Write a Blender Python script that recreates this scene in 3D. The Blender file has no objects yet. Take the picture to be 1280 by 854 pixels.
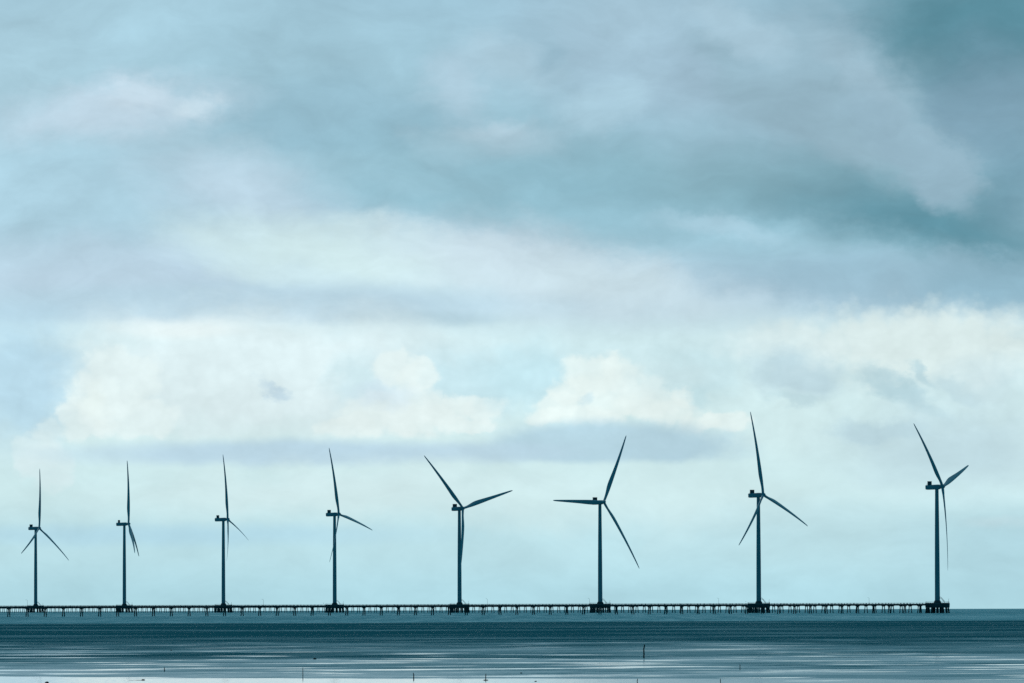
import bpy, math, random
from mathutils import Matrix, Vector

random.seed(7)
R = math.radians
sc = bpy.context.scene
col = sc.collection

# ------------------------------------------------------------------ camera
F = 8345.0                      # focal length in photo pixels (1280 wide): a long telephoto
EYE = 12.5                      # camera height over the water
LEVEL = 747.4                   # photo row of the camera's own level
RE2 = 2 * 7.4e6                 # twice the earth's radius (with refraction): the sea curves away
PITCH = math.atan((LEVEL - 427) / F)
ROLL = R(-0.17)
cam = bpy.data.cameras.new('camera')
cam.sensor_width = 36.0
cam.lens = 36.0 * F / 1280.0
cam.clip_start = 1.0
cam.clip_end = 120000.0
camo = bpy.data.objects.new('camera', cam)
col.objects.link(camo)
CM = Matrix.Translation((0, 0, EYE)) @ Matrix.Rotation(R(90) + PITCH, 4, 'X') @ Matrix.Rotation(ROLL, 4, 'Z')
camo.matrix_world = CM
sc.camera = camo

# ------------------------------------------------------------------ exposure
sc.view_settings.view_transform = 'Standard'
sc.view_settings.look = 'None'
sc.view_settings.exposure = 0.0
sc.view_settings.gamma = 1.0
sc.view_settings.use_curve_mapping = False
sc.cycles.use_denoising = False
sc.cycles.max_bounces = 5
sc.cycles.volume_bounces = 0

# ------------------------------------------------------------------ sun behind the overcast, ahead of the camera
SUN_EL, SUN_AZ = 66.0, -12.0     # degrees; azimuth from +Y towards +X
sun = bpy.data.lights.new('sun', 'SUN')
sun.energy = 0.5
sun.angle = R(12)
sun.color = (1.0, 0.975, 0.94)
suno = bpy.data.objects.new('sun', sun)
suno.rotation_euler = (R(90 - SUN_EL), 0, R(180 - SUN_AZ))
suno.location = (0, 0, 200)
col.objects.link(suno)

# ------------------------------------------------------------------ world: sky texture under a painted-by-nodes cloud deck
def lin(c):
    o = []
    for v in c:
        v /= 255.0
        o.append(v / 12.92 if v <= 0.04045 else ((v + 0.055) / 1.055) ** 2.4)
    return o

W = bpy.data.worlds.new('World')
sc.world = W
W.use_nodes = True
nt = W.node_tree
nt.nodes.clear()
N, L = nt.nodes, nt.links

def node(tree, t, ins=None, **kw):
    n = tree.nodes.new(t)
    for k, v in kw.items():
        setattr(n, k, v)
    for k, v in (ins or {}).items():
        s = n.inputs[k]
        if isinstance(v, bpy.types.NodeSocket):
            tree.links.new(v, s)
        else:
            s.default_value = v
    return n

def math_(op, a, b=0.0, c=0.0, tree=None, clamp=False):
    n = node(tree or nt, 'ShaderNodeMath', {0: a, 1: b, 2: c}, operation=op)
    n.use_clamp = clamp
    return n.outputs[0]

def ramp01(v, a, b, lo=0.0, hi=1.0, tree=None, mode='SMOOTHSTEP'):
    n = node(tree or nt, 'ShaderNodeMapRange', {0: v, 1: a, 2: b, 3: lo, 4: hi}, interpolation_type=mode)
    n.clamp = True
    return n.outputs[0]

def mixc(fac, a, b, tree=None, blend='MIX'):
    n = node(tree or nt, 'ShaderNodeMix', data_type='RGBA', blend_type=blend)
    t = tree or nt
    for s, v in ((n.inputs[0], fac), (n.inputs[6], a), (n.inputs[7], b)):
        if isinstance(v, bpy.types.NodeSocket):
            t.links.new(v, s)
        elif isinstance(v, (int, float)):
            s.default_value = v
        else:
            s.default_value = (*v, 1.0)
    return n.outputs[2]

def vadd(a, b, op='ADD'):
    n = node(nt, 'ShaderNodeVectorMath', operation=op)
    for s, v in ((n.inputs[0], a), (n.inputs[1], b)):
        if isinstance(v, bpy.types.NodeSocket):
            L.new(v, s)
        else:
            s.default_value = v
    return n.outputs[0]

tc = node(nt, 'ShaderNodeTexCoord')
dirv = tc.outputs['Generated']
sep = node(nt, 'ShaderNodeSeparateXYZ', {0: dirv})
az = math_('ARCTAN2', sep.outputs[0], sep.outputs[1])
el = math_('ARCSINE', sep.outputs[2])
K = F / 100.0                    # sky units: about 0.69 degrees each
gx = math_('MULTIPLY_ADD', az, K, 6.40)
gy = math_('MULTIPLY_ADD', el, -K, LEVEL / 100.0)
P = node(nt, 'ShaderNodeCombineXYZ', {0: gx, 1: gy, 2: 0.0}).outputs[0]

def noise(vec, scale, detail, rough=0.55, sx=1.0, sy=1.0, off=(0, 0, 0), color=False, tree=None, dims='3D'):
    t = tree or nt
    m = node(t, 'ShaderNodeMapping', {'Vector': vec, 'Location': off, 'Scale': (sx, sy, 1.0)})
    n = node(t, 'ShaderNodeTexNoise', {'Vector': m.outputs[0], 'Scale': scale, 'Detail': detail, 'Roughness': rough},
             noise_dimensions=dims)
    return n.outputs['Color' if color else 'Fac']

def warp(src, nz, amp):
    c = vadd(nz, (-0.5, -0.5, -0.5))
    return vadd(src, vadd(c, (*amp, 0.0), 'MULTIPLY'))

nz_soft = noise(P, 0.55, 5.0, 0.5, 0.8, 1.2, (3.1, 7.7, 0.3), True)
nz_mid = noise(P, 1.3, 6.0, 0.6, 0.9, 1.2, (8.1, 1.7, 2.3), True)
nz_puff = noise(P, 2.6, 7.0, 0.6, 1.0, 1.15, (1.1, 4.7, 5.3), True)
P_soft = warp(P, nz_soft, (2.2, 1.3))
P_mid = warp(warp(P, nz_soft, (0.5, 0.25)), nz_mid, (1.1, 0.75))
P_puff = warp(warp(P, nz_mid, (0.3, 0.22)), nz_puff, (0.4, 0.36))
P_flat = warp(P, nz_mid, (1.2, 0.16))
def voro(vec, scale):
    return node(nt, 'ShaderNodeTexVoronoi', {'Vector': vec, 'Scale': scale}, voronoi_dimensions='2D').outputs['Distance']
v_big = voro(warp(P, nz_puff, (.25, .25)), 3.4)
v_small = voro(warp(P, nz_puff, (.18, .18)), 8.5)
billow = math_('MULTIPLY_ADD', math_('SUBTRACT', v_big, .45), 1.0, math_('MULTIPLY', math_('SUBTRACT', v_small, .45), .45))
SRC = {'s': P_soft, 'm': P_mid, 'p': P_puff, 'f': P_flat}

FLAT_Y = node(nt, 'ShaderNodeSeparateXYZ', {0: P_flat}).outputs[1]

# base: average colour of the cloud deck by height
base = node(nt, 'ShaderNodeValToRGB', {0: math_('DIVIDE', gy, 8.0)})
cr = base.color_ramp
cr.interpolation = 'EASE'
stops = [(0.0, (158, 196, 214)), (1.3, (166, 203, 219)), (2.6, (172, 208, 224)), (3.6, (186, 214, 230)),
         (4.3, (208, 235, 240)), (5.3, (211, 237, 239)), (6.1, (205, 234, 237)), (6.8, (189, 226, 234)), (7.5, (177, 219, 230))]
cr.elements[0].position = 0.0
cr.elements[0].color = (*lin(stops[0][1]), 1)
cr.elements[1].position = stops[-1][0] / 8.0
cr.elements[1].color = (*lin(stops[-1][1]), 1)
for y, c in stops[1:-1]:
    e = cr.elements.new(y / 8.0)
    e.color = (*lin(c), 1)
sky_c = base.outputs[0]

def blob(x, y, rx, ry, c, op, soft=0.6, src='s', rot=0.0, bot=None, top=None):
    """an ellipse of cloud in sky units with a warped edge; bot/top cut it flat (value, softness)"""
    global sky_c
    S = 1 + soft + (.35 if src == 'p' else 0)
    g = node(nt, 'ShaderNodeTexGradient', {0: SRC[src]}, gradient_type='SPHERICAL')
    tm = g.texture_mapping
    tm.vector_type = 'TEXTURE'
    tm.translation = (x, y, 0)
    tm.rotation = (0, 0, R(rot))
    tm.scale = (rx * S, ry * S, 1)
    d = g.outputs['Fac']
    if src == 'p':
        d = math_('MULTIPLY_ADD', billow, -.42 / S, d)
    k = ramp01(d, 1 - (1 + soft) / S, 1 - max(0.0, 1 - soft) / S, 0.0, op)
    if bot or top:
        v, e = bot or top
        k = math_('MULTIPLY', k, ramp01(FLAT_Y, v + e, v - e) if bot else ramp01(FLAT_Y, v - e, v + e))
    sky_c = mixc(k, sky_c, lin(c))

# --- upper deck, from back to front
blob(1.2, 0.6, 2.6, 1.0, (174, 209, 223), .6, .8)
blob(4.6, 1.4, 2.0, 0.75, (152, 193, 210), .7, .8, rot=8)
blob(4.1, 1.45, 1.5, .5, (147, 188, 206), .75, .45, 'm', rot=5, bot=(1.93, .1))
blob(3.6, 0.6, 2.4, .7, (160, 198, 214), .6, .9)
blob(1.4, 1.4, 1.35, .33, (197, 219, 234), .8, .7, 'm', rot=-8)
blob(2.5, 1.25, .26, .13, (207, 228, 239), .7, .8, 'm')
blob(1.75, 1.2, .4, .14, (203, 224, 237), .6, .7, 'm', rot=-12)
blob(6.25, 1.8, .8, .26, (196, 219, 233), .85, .55, 'm')
blob(6.3, .75, .5, .22, (182, 212, 227), .6, .7, 'm', rot=25)
blob(5.75, 1.1, .3, .4, (184, 210, 226), .6, .9, 'm')
blob(7.0, 2.5, 2.9, .62, (150, 194, 210), .85, .6, rot=9)
blob(6.2, 2.72, 1.9, .26, (148, 192, 208), .75, .5, 'm', rot=9)
blob(3.0, 2.4, 1.0, .45, (194, 217, 232), .7, .8, 'm', rot=14)
blob(2.2, 3.45, 2.6, .42, (190, 215, 231), .7, .7, 'm')
blob(4.7, 3.36, 2.5, .58, (203, 229, 235), .9, .3, 'm', rot=9)
blob(4.4, 3.2, 1.3, .22, (208, 233, 235), .7, .7, 'm', rot=6)
blob(6.8, 3.35, 1.6, .45, (202, 221, 233), .8, .8, 'm', rot=10)
blob(7.6, 3.55, 1.4, .3, (205, 228, 236), .7, .8, 'm', rot=8)
# --- big dark mass on the right
blob(11.5, .6, 2.6, 1.2, (120, 164, 181), .75, .8)
blob(12.4, .35, 1.6, .8, (84, 136, 152), .95, .75, 'm')
blob(12.3, 1.5, .8, .8, (124, 160, 180), .8, .7, 'm')
blob(10.2, 2.5, 3.4, .75, (128, 173, 189), .9, .7, 's', rot=11)
blob(11.7, 2.95, 2.0, .56, (94, 147, 164), .95, .75, 's', rot=11)
blob(12.7, 2.3, .5, .5, (110, 155, 174), .7, .8, 'm')
blob(8.7, 2.15, 1.2, .45, (138, 178, 192), .7, .8, 'm', rot=10)
# the mauve sheet lying across it, sharp on its upper right side
blob(8.6, .7, 2.0, .95, (160, 190, 208), .85, .7, 'm', rot=8)
blob(10.2, 1.1, 1.75, .75, (150, 183, 199), .95, .3, 'm', rot=32)
blob(10.9, 1.2, .8, .2, (160, 190, 206), .6, .6, 'm', rot=45)
blob(11.4, 1.9, 1.0, .4, (150, 183, 200), .9, .3, 'm', rot=42)
blob(7.7, .15, .8, .5, (170, 203, 220), .6, .8)
blob(6.57, .72, .12, .13, (140, 176, 194), .5, .9)
blob(10.0, 3.12, 2.0, .34, (162, 201, 217), .6, .8, 'm', rot=8)
blob(9.0, 2.85, .7, .14, (172, 206, 222), .6, .7, 'm', rot=10)
blob(7.6, 1.3, .6, .3, (174, 208, 224), .6, .6, 'm', rot=-20)
blob(9.3, .35, .7, .25, (170, 200, 216), .6, .5, 'm', rot=25)
blob(11.2, 3.55, 2.2, .38, (152, 188, 206), .85, .5, 'm', rot=3)
blob(12.6, 3.6, .9, .3, (140, 180, 198), .7, .7, 'm')
# --- level grey shelf on the left, flat lower edge at 400
blob(3.0, 3.82, 3.6, .26, (183, 212, 227), .9, .45, 'f', bot=(4.03, .06))
blob(5.2, 3.98, .9, .09, (170, 200, 213), .6, .7, 'f')
# --- bright cumulus belt
blob(3.3, 4.7, 2.6, .75, (222, 240, 243), .9, .5, 'm', bot=(5.5, .1))
blob(2.2, 4.1, .7, .12, (232, 244, 244), .7, .7, 'f')
blob(.2, 4.7, .7, .8, (184, 220, 238), .85, .6, 'm')
for x_, y_, rx_, ry_ in ((1.5, 4.75, .5, .4), (1.2, 5.05, .36, .34), (1.0, 5.25, .3, .26), (1.6, 5.2, .6, .28)):
    blob(x_, y_, rx_, ry_, (227, 243, 243), .75, .22, 'p', bot=(5.52, .06))
blob(1.15, 5.1, .16, .22, (232, 246, 243), .7, .7, 'm')
for x_, y_, rx_, ry_ in ((.58, 5.38, .2, .18), (.45, 5.62, .26, .24), (.62, 5.8, .32, .26)):
    blob(x_, y_, rx_, ry_, (218, 239, 242), .7, .3, 'p')
blob(5.85, 4.72, .8, .36, (196, 229, 238), .8, .65, 'm')
blob(4.5, 4.8, .3, .35, (203, 232, 239), .7, .7, 'm')
for x_, y_, rx_, ry_ in ((4.92, 4.62, .26, .22), (5.2, 4.7, .24, .2), (4.75, 5.2, .55, .26), (5.2, 5.15, .5, .32), (5.62, 5.15, .36, .22),
                         (6.05, 5.1, .28, .16), (5.95, 5.32, .3, .08), (4.4, 5.35, .4, .14)):
    blob(x_, y_, rx_, ry_, (228, 243, 242), .78, .26, 'p', bot=(5.47, .05))
blob(4.75, 4.95, .35, .15, (202, 224, 236), .6, .7, 'p')
blob(3.43, 4.91, .2, .075, (188, 214, 229), .7, .6, 'm', rot=20)
blob(6.65, 4.68, .5, .42, (194, 229, 238), .85, .65, 'm')
blob(8.65, 4.75, .5, .35, (196, 228, 235), .7, .6, 'm')
for x_, y_, rx_, ry_ in ((7.4, 4.68, .4, .24), (7.75, 4.66, .3, .18), (7.12, 4.92, .28, .18), (6.95, 5.08, .28, .15), (6.76, 5.22, .22, .1),
                         (7.6, 4.95, .55, .3), (8.05, 4.98, .36, .26), (8.4, 5.16, .34, .16), (8.5, 4.98, .13, .13), (8.75, 5.32, .3, .12),
                         (7.3, 5.2, .6, .1), (9.1, 5.3, .34, .14)):
    blob(x_, y_, rx_, ry_, (229, 244, 242), .78, .26, 'p')
blob(7.36, 4.98, .1, .13, (203, 228, 235), .7, .6, 'm')
blob(8.7, 5.05, .16, .2, (198, 229, 235), .7, .6, 'm')
blob(8.4, 4.7, .5, .2, (208, 232, 236), .5, .7, 'm')
blob(11.6, 4.35, 1.5, .45, (220, 237, 236), .9, .45, 'p')
blob(9.9, 4.3, .7, .25, (218, 236, 237), .7, .6, 'p')
blob(9.95, 4.66, .5, .26, (188, 216, 226), .8, .55, 'm')
blob(9.9, 4.98, .25, .08, (190, 219, 226), .7, .6, 'm')
blob(11.25, 4.92, .5, .12, (178, 211, 221), .75, .65, 'm', rot=32)
blob(11.45, 4.75, .25, .08, (182, 213, 222), .75, .5, 'm', rot=35)
blob(12.0, 4.9, .3, .1, (188, 217, 225), .7, .6, 'm', rot=15)
blob(12.3, 4.75, .5, .3, (200, 224, 230), .6, .7, 'm')
blob(10.95, 5.38, .5, .16, (188, 217, 226), .8, .45, 'm')
blob(12.0, 5.6, 1.3, .5, (188, 216, 226), .7, .8, 'm')
# --- thin grey shelves in front of the cumulus
blob(3.6, 5.66, 2.6, .15, (187, 216, 232), .9, .5, 'f')
blob(7.65, 5.6, 1.5, .32, (180, 212, 226), .92, .3, 'f', bot=(5.78, .06))
blob(6.2, 5.66, .9, .13, (187, 215, 230), .7, .6, 'f')
# --- lower air
blob(4.2, 6.15, 2.2, .3, (214, 238, 240), .7, .8, 'm')
blob(8.0, 6.25, 1.8, .35, (208, 234, 236), .6, .8, 'm')
blob(2.0, 6.68, 2.6, .12, (176, 217, 235), .6, .8, 'f')
blob(12.5, 6.55, .35, .06, (214, 234, 238), .6, .8, 'f')
blob(10.5, 6.6, 2.2, .3, (186, 219, 226), .5, .9, 'm')
blob(12.6, 6.9, 1.2, .5, (168, 209, 222), .5, .9)

# fine billow texture over everything
tex_a = noise(P_soft, 1.1, 6.0, 0.58, 0.55, 1.3, (2.2, 9.1, 4.0))
tex_b = noise(P_puff, 1.6, 8.0, 0.62, 0.8, 1.2, (5.2, 3.1, 1.0))
tex_gain = ramp01(gy, 3.2, 4.6, .55, .34)
amt = math_('MULTIPLY_ADD', math_('SUBTRACT', tex_a, 0.5), tex_gain, 1.0)
amt = math_('MULTIPLY', amt, math_('MULTIPLY_ADD', math_('SUBTRACT', tex_b, 0.5), 0.16, 1.0))
relief = math_('MULTIPLY', ramp01(gy, 5.9, 5.2), ramp01(gy, 3.9, 4.3))
amt = math_('MULTIPLY', amt, math_('MULTIPLY_ADD', math_('MULTIPLY', billow, relief), -.07, 1.0))
sky_c = vadd(sky_c, amt, 'MULTIPLY')

# the rest of the sky dome: unseen, dark teal made up to keep turbines dark and tint the water
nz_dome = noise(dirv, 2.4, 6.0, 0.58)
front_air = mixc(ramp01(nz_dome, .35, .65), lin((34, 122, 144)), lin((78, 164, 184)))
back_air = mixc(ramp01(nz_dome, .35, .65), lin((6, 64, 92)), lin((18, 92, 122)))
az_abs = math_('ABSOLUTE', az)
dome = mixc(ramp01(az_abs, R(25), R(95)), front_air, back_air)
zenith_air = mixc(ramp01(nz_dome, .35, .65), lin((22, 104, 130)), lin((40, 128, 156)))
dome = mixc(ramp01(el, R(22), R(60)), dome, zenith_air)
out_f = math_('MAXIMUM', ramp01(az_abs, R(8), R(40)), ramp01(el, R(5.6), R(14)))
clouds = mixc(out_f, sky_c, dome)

STRENGTH = 0.1
nish = node(nt, 'ShaderNodeTexSky', sky_type='NISHITA', sun_disc=False, sun_elevation=R(SUN_EL), sun_rotation=R(SUN_AZ),
            air_density=1.0, dust_density=2.0, ozone_density=1.0)
cl = node(nt, 'ShaderNodeVectorMath', {0: clouds}, operation='SCALE')
cl.inputs['Scale'].default_value = 1.0 / STRENGTH
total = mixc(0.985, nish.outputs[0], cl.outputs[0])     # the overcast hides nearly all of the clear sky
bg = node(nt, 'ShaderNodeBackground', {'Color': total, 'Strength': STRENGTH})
wo = node(nt, 'ShaderNodeOutputWorld')
L.new(bg.outputs[0], wo.inputs[0])
W.cycles.sampling_method = 'MANUAL'
W.cycles.sample_map_resolution = 512

# ------------------------------------------------------------------ helpers
def gz(x, y):
    return -(x * x + y * y) / RE2

def at(px, py, D):
    """world x, z of the point seen at photo pixel (px, py) whose depth is D"""
    d = CM.to_3x3() @ Vector(((px - 640) / F, -(py - 427) / F, -1))
    k = D / d.y
    return d.x * k, EYE + d.z * k

def on_ground(px, py):
    d = CM.to_3x3() @ Vector(((px - 640) / F, -(py - 427) / F, -1))
    s = -d.z / d.y
    D = 1000.0
    for _ in range(30):
        D = (EYE - D * D / RE2) / s
    x = d.x / d.y * D
    return x, D, gz(x, D)

class MB:
    def __init__(self):
        self.v, self.f, self.s = [], [], []

    def quad(self, pts, smooth=False):
        i = len(self.v)
        self.v += [tuple(p) for p in pts]
        self.f.append(tuple(range(i, i + len(pts))))
        self.s.append(smooth)

    def box(self, x0, x1, y0, y1, z0, z1, M=None):
        c = [Vector((x, y, z)) for z in (z0, z1) for y in (y0, y1) for x in (x0, x1)]
        if M:
            c = [M @ p for p in c]
        i = len(self.v)
        self.v += [tuple(p) for p in c]
        for f in ((0, 2, 3, 1), (4, 5, 7, 6), (0, 1, 5, 4), (2, 6, 7, 3), (0, 4, 6, 2), (1, 3, 7, 5)):
            self.f.append(tuple(i + k for k in f))
            self.s.append(False)

    def tube(self, pts, rad, n=8, caps=True):
        """a round bar through pts with a radius per point"""
        pts = [Vector(p) for p in pts]
        if not isinstance(rad, (list, tuple)):
            rad = [rad] * len(pts)
        rings = []
        for k, p in enumerate(pts):
            d = (pts[min(k + 1, len(pts) - 1)] - pts[max(k - 1, 0)]).normalized()
            u = d.cross(Vector((0, 1, 0)) if abs(d.y) < .9 else Vector((1, 0, 0))).normalized()
            w = d.cross(u)
            ring = [p + (u * math.cos(a) + w * math.sin(a)) * rad[k] for a in [2 * math.pi * j / n for j in range(n)]]
            rings.append(ring)
        i = len(self.v)
        for r in rings:
            self.v += [tuple(p) for p in r]
        for k in range(len(rings) - 1):
            for j in range(n):
                a, b = i + k * n + j, i + k * n + (j + 1) % n
                self.f.append((a, a + n, b + n, b)[::-1])
                self.s.append(True)
        if caps:
            self.quad(rings[0])
            self.quad(rings[-1][::-1])

    def loft(self, rings, caps=True, smooth=True):
        n = len(rings[0])
        i = len(self.v)
        for r in rings:
            self.v += [tuple(p) for p in r]
        for k in range(len(rings) - 1):
            for j in range(n):
                a, b = i + k * n + j, i + k * n + (j + 1) % n
                self.f.append((a, b, b + n, a + n))
                self.s.append(smooth)
        if caps:
            self.quad(rings[0][::-1])
            self.quad(rings[-1])

    def mesh(self, name, mat):
        me = bpy.data.meshes.new(name)
        me.from_pydata(self.v, [], self.f)
        me.polygons.foreach_set('use_smooth', self.s)
        me.materials.append(mat)
        me.update()
        return me

    def build(self, name, mat, parent=None):
        return link(name, self.mesh(name, mat), parent)

def link(name, data, parent=None, M=None):
    o = bpy.data.objects.new(name, data)
    col.objects.link(o)
    if parent:
        o.parent = parent
    if M is not None:
        o.matrix_basis = M
    return o

def tag(o, label=None, cat=None, group=None, kind=None):
    for k, v in (('label', label), ('category', cat), ('group', group), ('kind', kind)):
        if v:
            o[k] = v
    return o

def empty(name, loc, rz=0.0):
    o = bpy.data.objects.new(name, None)
    col.objects.link(o)
    o.location = loc
    o.rotation_euler = (0, 0, rz)
    o.empty_display_size = 2
    return o

# ------------------------------------------------------------------ materials
def material(name, base, rough=0.6, spec=0.5, spots=None, scale=0.3, metal=0.0):
    m = bpy.data.materials.new(name)
    m.use_nodes = True
    t = m.node_tree
    b = t.nodes['Principled BSDF']
    b.inputs['Roughness'].default_value = rough
    b.inputs['Specular IOR Level'].default_value = spec
    b.inputs['Metallic'].default_value = metal
    if spots is None:
        b.inputs['Base Color'].default_value = (*base, 1)
    else:
        tcn = node(t, 'ShaderNodeTexCoord')
        nz = noise(tcn.outputs['Object'], scale, 5.0, 0.6, tree=t)
        f = ramp01(nz, .35, .7, tree=t)
        t.links.new(mixc(f, base, spots, tree=t), b.inputs['Base Color'])
    return m

M_paint = material('turbine_paint', (.36, .42, .44), .5, .35, (.30, .36, .38), .12)
M_blade = material('blade_gelcoat', (.42, .48, .50), .4, .4, (.36, .42, .44), .1)
M_grille = material('cooler_metal', (.06, .08, .09), .5, .4, (.1, .12, .13), .9)
M_concrete = material('weathered_concrete', (.10, .12, .12), .9, .2, (.06, .075, .075), .25)
M_pile = material('tidal_pile', (.09, .105, .105), .9, .2, (.05, .06, .055), .3)
M_steel = material('galvanised_steel', (.12, .14, .15), .6, .4, (.08, .09, .09), .8)
M_wood = material('wet_wood', (.045, .04, .034), .8, .3, (.02, .018, .016), 2.0)
M_bird = material('dark_plumage', (.05, .05, .05), .8, .2, (.09, .09, .09), 6.0)

# sea: choppy brown-green water, seen almost edge on
def ripples(t, pos, scale, ax, ay, lean=0.0):
    """wave slopes as a normal: small facets that tilt mostly along the view of the shore"""
    c = noise(pos, scale, 3.0, .5, color=True, tree=t)
    a = node(t, 'ShaderNodeVectorMath', {0: c, 1: (.5, .5, .5)}, operation='SUBTRACT').outputs[0]
    a = node(t, 'ShaderNodeVectorMath', {0: a, 1: (ax, ay, 0)}, operation='MULTIPLY').outputs[0]
    a = node(t, 'ShaderNodeVectorMath', {0: a, 1: (0, -lean, 1)}, operation='ADD').outputs[0]
    return node(t, 'ShaderNodeVectorMath', {0: a}, operation='NORMALIZE').outputs[0]

def sea_material():
    m = bpy.data.materials.new('sea_water')
    m.use_nodes = True
    t = m.node_tree
    b = t.nodes['Principled BSDF']
    pos = node(t, 'ShaderNodeNewGeometry').outputs['Position']
    big = noise(pos, 1 / 900.0, 6.0, .62, 1.0, .55, tree=t)
    small = noise(pos, 1 / 14.0, 5.0, .6, 1.0, .04, (40, 9, 0), tree=t)
    f = ramp01(math_('MULTIPLY_ADD', small, .55, math_('MULTIPLY', big, .75, tree=t), tree=t), .45, .85, tree=t)
    t.links.new(mixc(f, (.014, .205, .250), (.030, .280, .315), tree=t), b.inputs['Base Color'])
    t.links.new(ramp01(f, 0, 1, .50, .30, tree=t), b.inputs['Roughness'])
    b.inputs['Specular IOR Level'].default_value = .3
    t.links.new(ripples(t, pos, 1 / 3.0, .5, .8), b.inputs['Normal'])
    return m

# tidal flat: dark mud with films of standing water that mirror the low sky
def flat_material():
    m = bpy.data.materials.new('wet_tidal_mud')
    m.use_nodes = True
    t = m.node_tree
    b = t.nodes['Principled BSDF']
    pos = node(t, 'ShaderNodeNewGeometry').outputs['Position']
    s = node(t, 'ShaderNodeSeparateXYZ', {0: pos})
    X, Y = s.outputs[0], s.outputs[1]
    n1 = noise(pos, 1 / 28.0, 5.0, .58, .7, 1.0, (3, 8, 0), tree=t)
    n2 = noise(pos, 1 / 190.0, 4.0, .6, .8, 1.1, (7, 2, 0), tree=t)
    n3 = noise(pos, 1 / 2.2, 5.0, .65, 1.0, .05, (1, 1, 0), tree=t)
    near = ramp01(Y, 2250, 1120, tree=t, mode='LINEAR')
    edge = math_('MULTIPLY_ADD', math_('ADD', n2, math_('MULTIPLY', n1, .45, tree=t), tree=t), 240.0, math_('MULTIPLY_ADD', X, .45, Y, tree=t), tree=t)
    pool = ramp01(edge, 1238, 1200, tree=t)
    damp = math_('MULTIPLY_ADD', math_('SUBTRACT', n2, .5, tree=t), 1.5, math_('MULTIPLY_ADD', near, .50, .02, tree=t), tree=t, clamp=True)
    shine = math_('MULTIPLY', ramp01(n1, .54, .66, tree=t), math_('MULTIPLY_ADD', near, .85, .02, tree=t), tree=t)
    shade = math_('MULTIPLY', ramp01(n1, .46, .32, tree=t), .22, tree=t)
    film = math_('SUBTRACT', math_('MULTIPLY_ADD', shine, .85, math_('MULTIPLY', damp, .56, tree=t), tree=t), shade, tree=t, clamp=True)
    film = math_('MAXIMUM', film, math_('MULTIPLY', pool, ramp01(X, -45, 35, 1.0, .45, tree=t), tree=t), tree=t)
    grain = math_('MULTIPLY_ADD', math_('SUBTRACT', n3, .5, tree=t), .07, film, tree=t, clamp=True)
    t.links.new(mixc(grain, (.022, .140, .165), (.016, .140, .170), tree=t), b.inputs['Base Color'])
    dry = math_('SUBTRACT', 1.0, grain, tree=t)
    t.links.new(math_('MULTIPLY_ADD', math_('POWER', dry, 2.2, tree=t), .54, .025, tree=t), b.inputs['Roughness'])
    t.links.new(ramp01(grain, 0, .6, .0, .7, tree=t), b.inputs['Specular IOR Level'])
    t.links.new(ripples(t, pos, 1 / .8, .08, .06, .010), b.inputs['Normal'])
    return m

# ------------------------------------------------------------------ the sea and the tidal flat
mb = MB()
NS = 120
radii = [60, 200, 400, 700, 1000] + [1000 + 250 * k for k in range(1, 121)]
mb.v.append((0, 0, 0))
for r in radii:
    for j in range(NS):
        a = 2 * math.pi * j / NS
        mb.v.append((r * math.sin(a), r * math.cos(a), -r * r / RE2))
for j in range(NS):
    mb.f.append((0, 1 + (j + 1) % NS, 1 + j)); mb.s.append(True)
for k in range(len(radii) - 1):
    for j in range(NS):
        a, b = 1 + k * NS + j, 1 + k * NS + (j + 1) % NS
        mb.f.append((a, b, b + NS, a + NS)); mb.s.append(True)
tag(mb.build('sea', sea_material()), kind='structure')

mb = MB()
NX, NY = 120, 70
for j in range(NY + 1):
    for i in range(NX + 1):
        x = -3600 + 60 * i
        y1 = 3690 + 60 * math.sin(x / 310.0 + 1) + 35 * math.sin(x / 97.0) + 25 * math.sin(x / 41.0)
        y = -900 + (y1 + 900) * j / NY
        edge = 0.06 if j < NY else -0.05
        mb.v.append((x, y, gz(x, y) + edge))
for j in range(NY):
    for i in range(NX):
        a = j * (NX + 1) + i
        mb.f.append((a, a + 1, a + NX + 2, a + NX + 1)); mb.s.append(True)
tag(mb.build('mud_flat', flat_material()), kind='structure')

# ------------------------------------------------------------------ positions of the row (first is the nearest, at the right)
D0, DSTEP = 6038.0, 428.8
base_px = [1171.8, 948.5, 750.3, 574.5, 418.4, 279.3, 155.5, 44.6]
pos = []
for k, px in enumerate(base_px):
    D = D0 + DSTEP * k
    x, _ = at(px, 755, D)
    pos.append(Vector((x, D, gz(x, D))))
AX = (pos[7] - pos[0]); AX.z = 0; AX.normalize()
RZ = math.atan2(AX.y, AX.x)              # heading of the row
TOP = 9.3                                # platform deck over the water

# ------------------------------------------------------------------ wind turbine
HUB = 105.0
BL = 79.5
TILT = R(7)

def lathe(mb, prof, n=28, cx=0.0, cy=0.0):
    rings = [[(cx + r * math.cos(2 * math.pi * j / n), cy + r * math.sin(2 * math.pi * j / n), z) for j in range(n)] for r, z in prof]
    mb.loft(rings)

mb = MB()
lathe(mb, [(2.32, 2.2), (2.26, 18), (2.2, 34), (2.1, 52), (1.95, 70), (1.78, 86), (1.62, 102.6)])
me_tower = mb.mesh('tower', M_paint)
mb = MB()
lathe(mb, [(3.5, 0.0), (3.4, .5), (2.75, 1.9), (2.6, 2.2)], 28)
me_foot = mb.mesh('tower_base', M_concrete)
me_flanges = []
for z, r in ((34, 2.2), (70, 1.95)):
    mb = MB()
    lathe(mb, [(r + .03, z - .12), (r + .08, z - .1), (r + .08, z + .1), (r + .03, z + .12)])
    me_flanges.append(mb.mesh('flange', M_paint))
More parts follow.
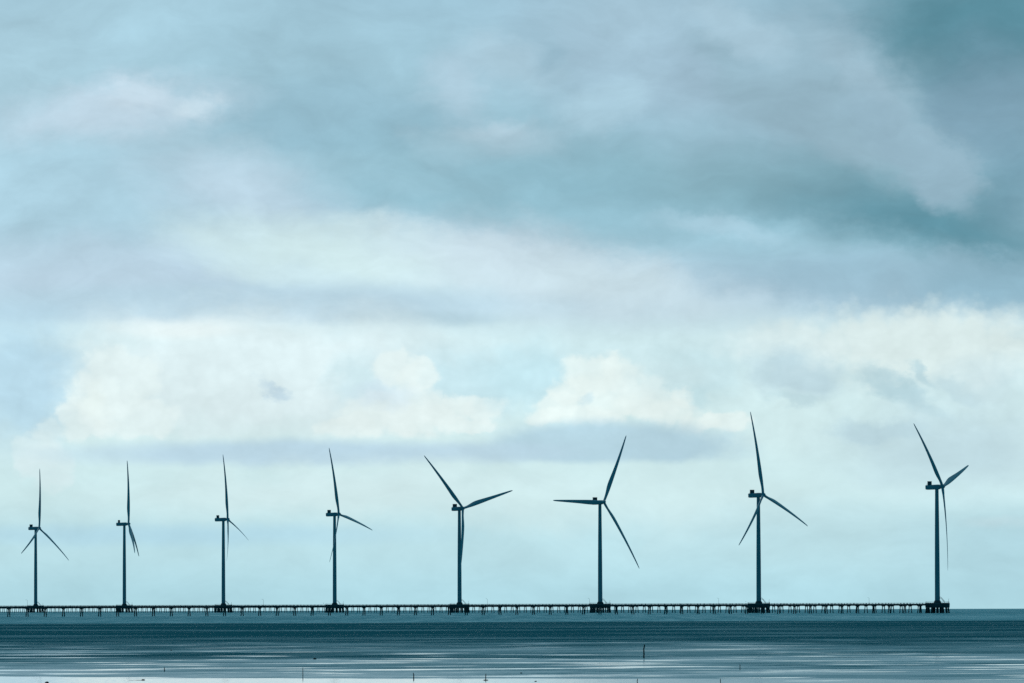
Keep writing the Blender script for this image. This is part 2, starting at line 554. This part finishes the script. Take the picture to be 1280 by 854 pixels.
# door and the outside stair that leads up to it
mb = MB()
mb.box(2.2, 2.42, -.5, .5, 3.1, 5.4)
me_door = mb.mesh('door', M_grille)
mb = MB()
for s in (-.55, .55):
    mb.tube([(2.6, s, 4.3), (3.4, s, 4.0), (6.6, s, .3)], .16, 6)
    mb.tube([(2.5, s, 5.5), (3.4, s, 5.1), (6.6, s, 1.4)], .09, 6)
    for q in range(5):
        u = q / 4
        mb.tube([(3.4 + 3.2 * u, s, 4.0 - 3.7 * u), (3.4 + 3.2 * u, s, 5.1 - 3.7 * u)], .06, 5)
for q in range(13):
    u = q / 12
    mb.box(3.25 + 3.2 * u, 3.55 + 3.2 * u, -.5, .5, 3.95 - 3.6 * u, 4.02 - 3.6 * u)
me_stair = mb.mesh('access_stair', M_steel)

# nacelle: a long rounded body, square-cornered, tapering a little at each end
def rrect(x, hw, z0, z1, r, n=5):
    pts = []
    for cx_, cz_, a0 in ((hw - r, z1 - r, 0), (-hw + r, z1 - r, 90), (-hw + r, z0 + r, 180), (hw - r, z0 + r, 270)):
        for j in range(n):
            a = R(a0 + 90 * j / (n - 1))
            pts.append((x, cx_ + r * math.cos(a), cz_ + r * math.sin(a)))
    return pts
mb = MB()
mb.loft([rrect(-10.5, 1.35, -1.2, 1.25, .5), rrect(-10.2, 1.8, -1.7, 1.65, .6), rrect(-9.0, 1.95, -1.95, 1.8, .6),
         rrect(1.5, 2.0, -2.0, 1.95, .65), rrect(2.8, 1.9, -1.75, 1.85, .7), rrect(3.3, 1.5, -1.4, 1.5, .7)])
mb.loft([[(x, r * math.cos(a), r * math.sin(a)) for a in [2 * math.pi * j / 20 for j in range(20)]]
         for x, r in ((3.2, 1.35), (3.95, 1.3))])
me_nac = mb.mesh('nacelle', M_paint)
# cooler on the roof: frame with standing fins
mb = MB()
mb.box(-8.2, -5.4, -1.75, 1.75, 1.86, 2.3)
mb.box(-8.1, -5.5, -1.9, -1.7, 2.2, 4.5)
mb.box(-8.1, -5.5, 1.7, 1.9, 2.2, 4.5)
mb.box(-8.2, -5.4, -1.95, 1.95, 4.45, 4.75)
for q in range(9):
    y = -1.5 + 3.0 * q / 8
    mb.box(-7.9, -5.7, y - .12, y + .12, 2.25, 4.5)
me_cool = mb.mesh('roof_cooler', M_grille)
mb = MB()
mb.tube([(-9.4, .8, 1.7), (-9.4, .8, 3.3)], .06, 5)
mb.tube([(-9.4, .5, 3.3), (-9.4, 1.1, 3.3)], .05, 5)
mb.tube([(-9.4, .8, 1.9), (-9.4, -.8, 1.9), (-9.4, -.8, 2.9)], .06, 5)
me_mast = mb.mesh('weather_mast', M_steel)

# hub with spinner, axis +X, origin at the rotor centre
mb = MB()
n = 22
mb.loft([[(x, r * math.cos(a), r * math.sin(a)) for a in [2 * math.pi * j / n for j in range(n)]]
         for x, r in ((-1.6, 1.5), (-1.5, 1.75), (-.6, 1.95), (.5, 1.95), (1.3, 1.65), (2.0, 1.1), (2.35, .55), (2.45, .1))])
me_hub = mb.mesh('rotor_hub', M_paint)

# blade: along +Z, rotor axis +X, leading edge towards +Y; cone and bow in X
def blade_mesh(delta, pitch, BL):
    sect = [0.0, .02, .05, .09, .14, .19, .24, .30, .38, .46, .55, .64, .73, .81, .88, .94, .975, 1.0]
    chord = [2.6, 2.6, 2.7, 3.1, 3.9, 4.6, 4.9, 4.8, 4.4, 3.95, 3.5, 3.1, 2.7, 2.3, 1.95, 1.6, 1.25, .6]
    thick = [1.0, 1.0, .94, .66, .46, .36, .31, .28, .25, .23, .215, .2, .19, .18, .18, .17, .16, .15]
    rings = []
    for u, c, th in zip(sect, chord, thick):
        z = 1.2 + (BL - 1.2) * u
        tw = R(pitch - 8 * (1 - min(1, u / .8)))
        off = BL * (delta * u + 4 * .016 * u * (1 - u))
        pre = .5 if u < .05 else .5 - .18 * min(1, (u - .05) / .17)
        ring = []
        m = 20
        for j in range(m):
            a = 2 * math.pi * j / m
            cx_ = math.cos(a)                       # +1 leading edge, -1 trailing
            s = .5 * (1 + cx_)
            roundness = max(0.0, 1 - u / .12)
            prof = math.sin(a) * (roundness + (1 - roundness) * (.25 + .95 * s ** .8))
            yy = c * (s - (1 - pre))
            xx = .5 * c * th * prof
            Y = yy * math.cos(tw) + xx * math.sin(tw)
            X = -yy * math.sin(tw) + xx * math.cos(tw)
            ring.append((X + off, Y, z))
        rings.append(ring)
    mb = MB()
    mb.loft(rings)
    return mb.mesh('blade', M_blade)

# heading (degrees towards the camera from +X), blade angle, cone: read off each rotor
# heading, blade angle, cone, blade pitch, shaft tilt, blade length
rotor = [(19.6, 75.1, .012, -12, 8.2, 109.8 / 144.6), (29.8, 112.1, .036, -10, 7.4, .775), (42.7, 30.4, .047, -5, 7.6, .766),
         (44.2, 75.7, .049, -3, 8.3, .764), (24.3, 104.0, .080, -17, 6.5, .757), (12.7, 109.3, .081, -24, 6.5, .764),
         (2.1, 1.5, .081, -42, 5.9, .776), (27.4, 3.8, .078, -10, 5.9, .767)]
t_labels = [
    'rightmost wind turbine on the free pier end, one blade hanging nearly straight down',
    'wind turbine second from the right, tallest upright blade, a lower blade crossing its tower',
    'wind turbine third from the right with one blade level across its nacelle',
    'wind turbine with two blades raised in a V and the third lying along the tower',
    'wind turbine fourth from the left, one blade upright and leaning left, one drooping right',
    'wind turbine third from the left, one upright thin blade, nacelle seen side on',
    'wind turbine second from the left, rotor edge on, two lower blades close together',
    'leftmost wind turbine, one blade upright and two spread wide below']
hub_local = Vector((5.5, 0, HUB))
Mt = Matrix.Rotation(-TILT, 4, 'Y')
for k in range(8):
    psi, th, dl, pit, tl, ln_ = rotor[k]
    Mt = Matrix.Rotation(-R(tl), 4, 'Y')
    p = pos[k]
    psi += math.degrees(math.atan2(p.x, p.y))          # the fit is relative to the line of sight
    root = empty('wind_turbine', (p.x, p.y, p.z + TOP), R(-psi))
    tag(root, t_labels[k], 'wind turbine', 'wind turbines along the pier')
    tw = link('tower', me_tower, root)
    for mf in me_flanges:
        link('flange', mf, tw)
    link('door', me_door, tw, Matrix.Rotation(R(psi), 4, 'Z'))
    link('tower_base', me_foot, root)
    link('access_stair', me_stair, root, Matrix.Rotation(R(psi), 4, 'Z'))
    na = link('nacelle', me_nac, root, Matrix.Translation((0, 0, HUB - .3)) @ Matrix.Rotation(-R(1.5), 4, 'Y') @ Matrix.Diagonal((1, 1.1, 1.14, 1)))
    link('roof_cooler', me_cool, na)
    link('weather_mast', me_mast, na)
    link('rotor_hub', me_hub, root, Matrix.Translation(hub_local) @ Mt)
    me_blade = blade_mesh(dl, pit, HUB * ln_)
    for b in range(3):
        link('blade', me_blade, root, Matrix.Translation(hub_local) @ Mt @ Matrix.Rotation(-R(th + 120 * b), 4, 'X'))

# ------------------------------------------------------------------ turbine platforms: a thick cap on a cluster of raked piles
mb = MB()
n = 12
def octa(r, z, sq=1.0):
    return [(r * math.cos(2 * math.pi * (j + .5) / n) , r * sq * math.sin(2 * math.pi * (j + .5) / n), z) for j in range(n)]
mb.loft([octa(10.9, 4.9), octa(11.2, 5.3), octa(11.4, 8.5), octa(10.9, TOP)], smooth=False)
me_cap = mb.mesh('pile_cap', M_concrete)
mb = MB()
for j in range(30):
    a = 2 * math.pi * j / 30
    mb.tube([(10.6 * math.cos(a), 10.6 * math.sin(a), TOP - .05), (10.6 * math.cos(a), 10.6 * math.sin(a), TOP + 1.15)], .07, 5)
for z in (.6, 1.12):
    mb.tube([(10.6 * math.cos(2 * math.pi * j / 30), 10.6 * math.sin(2 * math.pi * j / 30), TOP + z) for j in range(31)], .05, 5, False)
me_rail = mb.mesh('railing', M_steel)
pile_spots = [(10.0, 360 * j / 14 + 6, 1.0) for j in range(14)] + [(5.2, 360 * j / 6, .6) for j in range(6)]
pile_meshes = []
for r, a, rake in pile_spots:
    mb = MB()
    c, s = math.cos(R(a)), math.sin(R(a))
    mb.tube([(r * c, r * s, 5.0), ((r + rake) * c, (r + rake) * s, -2.0)], .62, 8, False)
    pile_meshes.append(mb.mesh('pile', M_pile))
mb = MB()
mb.tube([(9.9, -2.5, TOP - .05), (9.9, -2.5, TOP + 3.2), (10.0, -2.5, TOP + 3.5), (10.5, -2.5, TOP + 3.6)], [.12, .1, .09, .08], 6)
me_davit = mb.mesh('davit_crane', M_steel)
# boat fender wall on the landward side
mb = MB()
for j in range(7):
    mb.box(-.35 + j * 1.5 - 5.0, .55 + j * 1.5 - 5.0, -.35, .35, -1.5, 4.7)
mb.box(-5.8, 5.2, -.55, -.4, 1.6, 2.6)
mb.box(-5.8, 5.2, -.55, -.4, 3.5, 4.4)
me_fend = mb.mesh('fender_wall', M_pile)
p_labels = [
    'round concrete turbine platform on raked piles at the free right end of the pier',
    'concrete turbine platform on piles under the second turbine from the right',
    'concrete turbine platform on piles under the turbine with a level blade',
    'concrete turbine platform on piles under the turbine with a V of raised blades',
    'concrete turbine platform on piles under the fourth turbine from the left',
    'concrete turbine platform on piles under the third turbine from the left',
    'small far concrete platform on piles under the edge-on turbine second from the left',
    'smallest and farthest concrete platform on piles under the leftmost turbine']
for k in range(8):
    p = pos[k]
    root = empty('turbine_platform', p)
    tag(root, p_labels[k], 'platform', 'pile platforms under the turbines')
    link('pile_cap', me_cap, root)
    link('railing', me_rail, root)
    link('davit_crane', me_davit, root)
    for pm in pile_meshes:
        link('pile', pm, root)
    if k:
        link('fender_wall', me_fend, root, Matrix.Translation((-5.0, -9.2, 0)))

# ------------------------------------------------------------------ trestles
def deck_mesh(length, sag=None):
    """deck along +X from 0 to length: slab, two edge beams and kerbs"""
    a, b = MB(), MB()
    a.box(0, length, -2.3, 2.3, 7.75, 8.2)
    a.box(0, length, -1.8, -1.1, 6.85, 7.74)
    a.box(0, length, 1.1, 1.8, 6.85, 7.74)
    for s in (-2.15, 2.15):
        a.box(0, length, s - .15, s + .15, 8.21, 8.5)
    m = int(length / 3.4)
    for s in (-2.15, 2.15):
        for q in range(m + 1):
            x = .3 + q * (length - .6) / m
            b.box(x - .09, x + .09, s - .09, s + .09, 8.49, 9.45)
        b.box(0, length, s - .05, s + .05, 9.2, 9.3)
    return a, b

def bent_cap(mb):
    mb.loft([[(-.55, -.9, 6.0), (.55, -.9, 6.0), (.55, .9, 6.0), (-.55, .9, 6.0)],
             [(-1.15, -2.0, 6.84), (1.15, -2.0, 6.84), (1.15, 2.0, 6.84), (-1.15, 2.0, 6.84)]], smooth=False)
mb = MB(); bent_cap(mb)
me_bcap = mb.mesh('cap_beam', M_concrete)
PILES = [(-.4, .3, -.95, .5), (.4, -.3, .95, -.5)]
me_piles = []
for x0, y0, x1, y1 in PILES:
    mb = MB()
    mb.tube([(x0, y0, 6.05), (x1, y1, -2.0)], [.48, .44], 8, False)
    me_piles.append(mb.mesh('pile', M_pile))
mb = MB(); bent_cap(mb)
for x0, y0, x1, y1 in [(-.5, -1.0, -1.3, -1.2), (.5, 1.0, 1.3, 1.2)]:
    mb.tube([(x0, y0 * .7, 6.05), (x1, y1, -2.0)], .42, 7, False)
me_bent = mb.mesh('pile_bent', M_pile)

def curve_down(mb, origin, rz):
    """lay a long straight mesh on the curved sea"""
    c, s = math.cos(rz), math.sin(rz)
    z0 = gz(origin.x, origin.y)
    mb.v = [(x, y, z + gz(origin.x + x * c - y * s, origin.y + x * s + y * c) - z0) for x, y, z in mb.v]

def segmented(mb, length, step):
    pass

seg_labels = ['trestle section on thin piles between the two rightmost platforms',
              'trestle section on thin piles between the second and third platforms from the right',
              'far trestle section on piles between the level-blade turbine and the V-blade turbine',
              'far trestle section on piles between the V-blade turbine and the next one left',
              'far trestle section on piles between the fourth and third platforms from the left',
              'far trestle section on piles between the third and second platforms from the left',
              'far trestle section on piles between the two leftmost platforms',
              'farthest trestle section on piles running out of view beyond the leftmost platform']

def chain_deck(origin, rz, length, root, pieces):
    A, B = MB(), MB()
    a, b = deck_mesh(length / pieces)
    for q in range(pieces):
        for src, dst in ((a, A), (b, B)):
            i = len(dst.v)
            dst.v += [(x + q * length / pieces, y, z) for x, y, z in src.v]
            dst.f += [tuple(i + k for k in f) for f in src.f]
            dst.s += src.s
    for m_, nm, mt in ((A, 'deck', M_concrete), (B, 'railing', M_steel)):
        curve_down(m_, origin, rz)
        m_.build(nm, mt, root)

SPAN = (pos[1] - pos[0]).xy.length
for k in range(8):
    st = pos[k] + AX * 10.95
    ln = SPAN - 21.9
    st.z = gz(st.x, st.y)
    root = empty('far_trestle', st, RZ)
    tag(root, seg_labels[k], 'trestle', 'trestle sections between the turbine platforms')
    chain_deck(st, RZ, ln, root, 6)
    nb = 20
    for q in range(nb):
        d = ln * (q + .5) / nb
        x, y = st.x + AX.x * d, st.y + AX.y * d
        link('pile_bent', me_bent, root, Matrix.Translation((d, 0, gz(x, y) - st.z)))

# near pier: from the first platform back towards the left and nearer
ANG = R(180 + 31)
AXN = Vector((math.cos(ANG), math.sin(ANG), 0))
st = pos[0] + AXN * 11.0
st.z = gz(st.x, st.y)
STEP, NB = 17.0, 57
root = empty('trestle_pier', st, ANG)
tag(root, 'long near pier on paired raked piles running from the right-end platform out to the left', 'pier')
chain_deck(st, ANG, STEP * NB, root, NB // 3)
for q in range(NB):
    d = STEP * (q + .45)
    x, y = st.x + AXN.x * d, st.y + AXN.y * d
    zc = gz(x, y) - st.z
    cb = link('cap_beam', me_bcap, root, Matrix.Translation((d, 0, zc)))
    for pm in me_piles:
        link('pile', pm, cb)

# ------------------------------------------------------------------ light poles on the near pier
def pier_spot(px):
    """distance along the near pier seen at photo column px"""
    lo, hi = 0.0, STEP * NB
    u = (px - 640) / F
    for _ in range(50):
        m = (lo + hi) / 2
        q = st + AXN * m
        x, _z = at(px, 757, q.y)
        if q.x > x:
            lo = m
        else:
            hi = m
    return st + AXN * lo

mb = MB()
mb.tube([(0, 0, 0), (0, 0, 5.6)], [.13, .08], 6)
mb.tube([(0, 0, 5.5), (.5, 0, 5.85), (1.1, 0, 5.9)], .06, 5)
me_pole = mb.mesh('pole', M_steel)
mb = MB()
mb.box(.8, 1.6, -.16, .16, 5.82, 5.98)
me_lamp = mb.mesh('lamp_head', M_steel)
pole_l = [(33, 'thin light pole on the pier just left of the leftmost turbine'),
          (328, 'thin light pole on the pier between the third and fourth turbines from the left'),
          (608, 'thin light pole on the pier right of the turbine with V-raised blades'),
          (735.6, 'thin light pole beside the platform of the turbine with a level blade'),
          (897, 'thin light pole on the pier left of the second turbine from the right'),
          (1085, 'thin light pole on the pier between the two rightmost turbines')]
for px, lb in pole_l:
    q = pier_spot(px)
    root = empty('light_pole', (q.x, q.y, gz(q.x, q.y) + 8.2), ANG)
    root.location += Vector((-AXN.y, AXN.x, 0)) * 1.8
    tag(root, lb, 'light pole', 'light poles along the pier')
    pl = link('pole', me_pole, root)
    link('lamp_head', me_lamp, pl)

# ------------------------------------------------------------------ stakes and driftwood on the flat
def stake(px, py0, py1, wpx, label, bend=0.0):
    x, D, z = on_ground(px, py1)
    h = (py1 - py0) * D / F
    r = wpx * D / F / 2
    mb = MB()
    mb.tube([(0, 0, -.4), (bend * .2, 0, h * .35), (bend * -.1, .02, h * .62), (bend * .6, 0, h * .82), (bend, 0, h)],
            [r * 1.15, r * 1.1, r, r * .95, r * .7], 8)
    if bend:
        mb.tube([(bend * .5, 0, h * .80), (bend * 2.2, .1, h * .93)], [r * .5, r * .25], 6)
    o = mb.build('wooden_stake', M_wood)
    o.location = (x, D, z + .06)
    tag(o, label, 'stake', 'wooden stakes standing in the mud')
    return x, D, z

stake(804.8, 804.5, 821.5, 1.55, 'thick crooked dark stake, tallest one on the flat below the level-blade turbine', .13)
stake(378.6, 834, 846.5, .8, 'thin straight stake at the pool edge below the fourth turbine from the left')
stake(517.2, 840.5, 848.3, 1.2, 'short leaning stake left of the stake with a mound at its foot', -.06)
stake(607.2, 841.5, 849.6, 1.0, 'short stake standing in a low dark mound at the pool edge', .02)
stake(205.6, 833.5, 838.5, 1.0, 'very short faint stake on the left part of the flat')
stake(796.6, 848, 856, 1.0, 'short stake cut by the bottom edge, below the tallest crooked stake', .05)
stake(900.6, 848, 857, .9, 'short stake cut by the bottom edge, farthest right of all stakes')
stake(925.0, 829.5, 836.5, .8, 'faint thin stake on the right of the flat above a bright streak')

def lump(px, py, wpx, hpx, label, group, seed, tail=0.0, name='driftwood', cat='driftwood'):
    """a low knobbly log or clod lying on the mud"""
    rr = random.Random(seed)
    x, D, z = on_ground(px, py)
    w, h = wpx * D / F, hpx * D / F
    mb = MB()
    n = 10
    rings = []
    for q in range(9):
        u = q / 8
        env = max(.08, math.sin(math.pi * (.04 + .92 * u))) ** .6 * (.8 + .4 * rr.random())
        cz = h * .30
        rings.append([((u - .5) * w, .5 * h * env * 1.4 * math.cos(a), cz + .62 * h * env * math.sin(a) * (.85 + .3 * rr.random()))
                      for a in [2 * math.pi * j / n for j in range(n)]])
    mb.loft(rings)
    mb.tube([(w * .2, 0, h * .5), (w * .34, .05, h * 1.15)], [h * .16, h * .06], 6)
    if tail:
        tl = tail * D / F
        mb.tube([(-w * .4, 0, h * .2), (-w * .5 - tl * .5, .1, h * .16), (-w * .5 - tl, 0, h * .1)], [h * .16, h * .1, h * .05], 6)
    o = mb.build(name, M_wood)
    o.location = (x, D, z + .06)
    tag(o, label, cat, group)

G = 'driftwood lumps on the flat'
lump(393.4, 823.0, 4.2, 1.8, 'small dark driftwood lump on a pale band, below the fourth turbine from the left', G, 1)
lump(58.6, 853.0, 5.0, 1.6, 'dark driftwood lump in the pale pool at the bottom left corner', G, 2)
lump(179.0, 849.8, 4.5, 1.5, 'driftwood lump trailing a thin branch to the left at the pool edge', G, 3, tail=16)
lump(607.2, 850.0, 6.5, 1.2, 'low flat dark mound around the foot of a short stake', G, 4, name='mud_mound', cat='mound')
lump(214.0, 811.8, 2.2, 1.2, 'tiny dark lump far out on the flat, left of the driftwood on the pale band', G, 5)
lump(651.4, 841.0, 2.4, 1.2, 'tiny dark lump on the flat right of the mound with a stake', G, 6)
lump(669.5, 851.5, 3.0, 1.1, 'small dark lump at the bottom edge right of the mound with a stake', G, 7)

# ------------------------------------------------------------------ two birds over the pier
def bird(px, py, D, label, flap, rz):
    x, z = at(px, py, D)
    mb = MB()
    n = 8
    rings = []
    for u, r, dz in ((-.42, .02, .05), (-.28, .09, .0), (0, .13, 0), (.2, .11, .02), (.3, .07, .06), (.38, .075, .08), (.45, .04, .07), (.55, .01, .05)):
        rings.append([(u, r * math.cos(a), dz + r * math.sin(a)) for a in [2 * math.pi * j / n for j in range(n)]])
    mb.loft(rings)
    mb.loft([[(-.32, -.04, .02), (-.32, .04, .02), (-.32, .04, .05), (-.32, -.04, .05)],
             [(-.62, -.12, .01), (-.62, .12, .01), (-.62, .12, .03), (-.62, -.12, .03)]], smooth=False)
    for s in (-1, 1):
        r_ = []
        for y, zz, c, xo in ((.05, .05, .30, 0), (.35, .05 + flap * .6, .28, .06), (.65, .05 + flap, .2, 0), (.98, .05 + flap * .9, .05, -.16)):
            r_.append([(xo + c * .5, s * y, zz), (xo, s * y, zz + .03), (xo - c * .5, s * y, zz), (xo, s * y, zz - .02)])
        mb.loft(r_ if s < 0 else [q[::-1] for q in r_])
    o = mb.build('bird', M_bird)
    o.location = (x, D, z)
    o.rotation_euler = (0, 0, rz)
    tag(o, label, 'bird', 'birds flying over the pier')
bird(404.5, 754.3, 5500, 'small dark bird flying over the pier beside the fourth turbine from the left', .25, R(150))
bird(932.2, 752.3, 5850, 'small dark bird flying over the pier beside the second turbine from the right', .1, R(200))
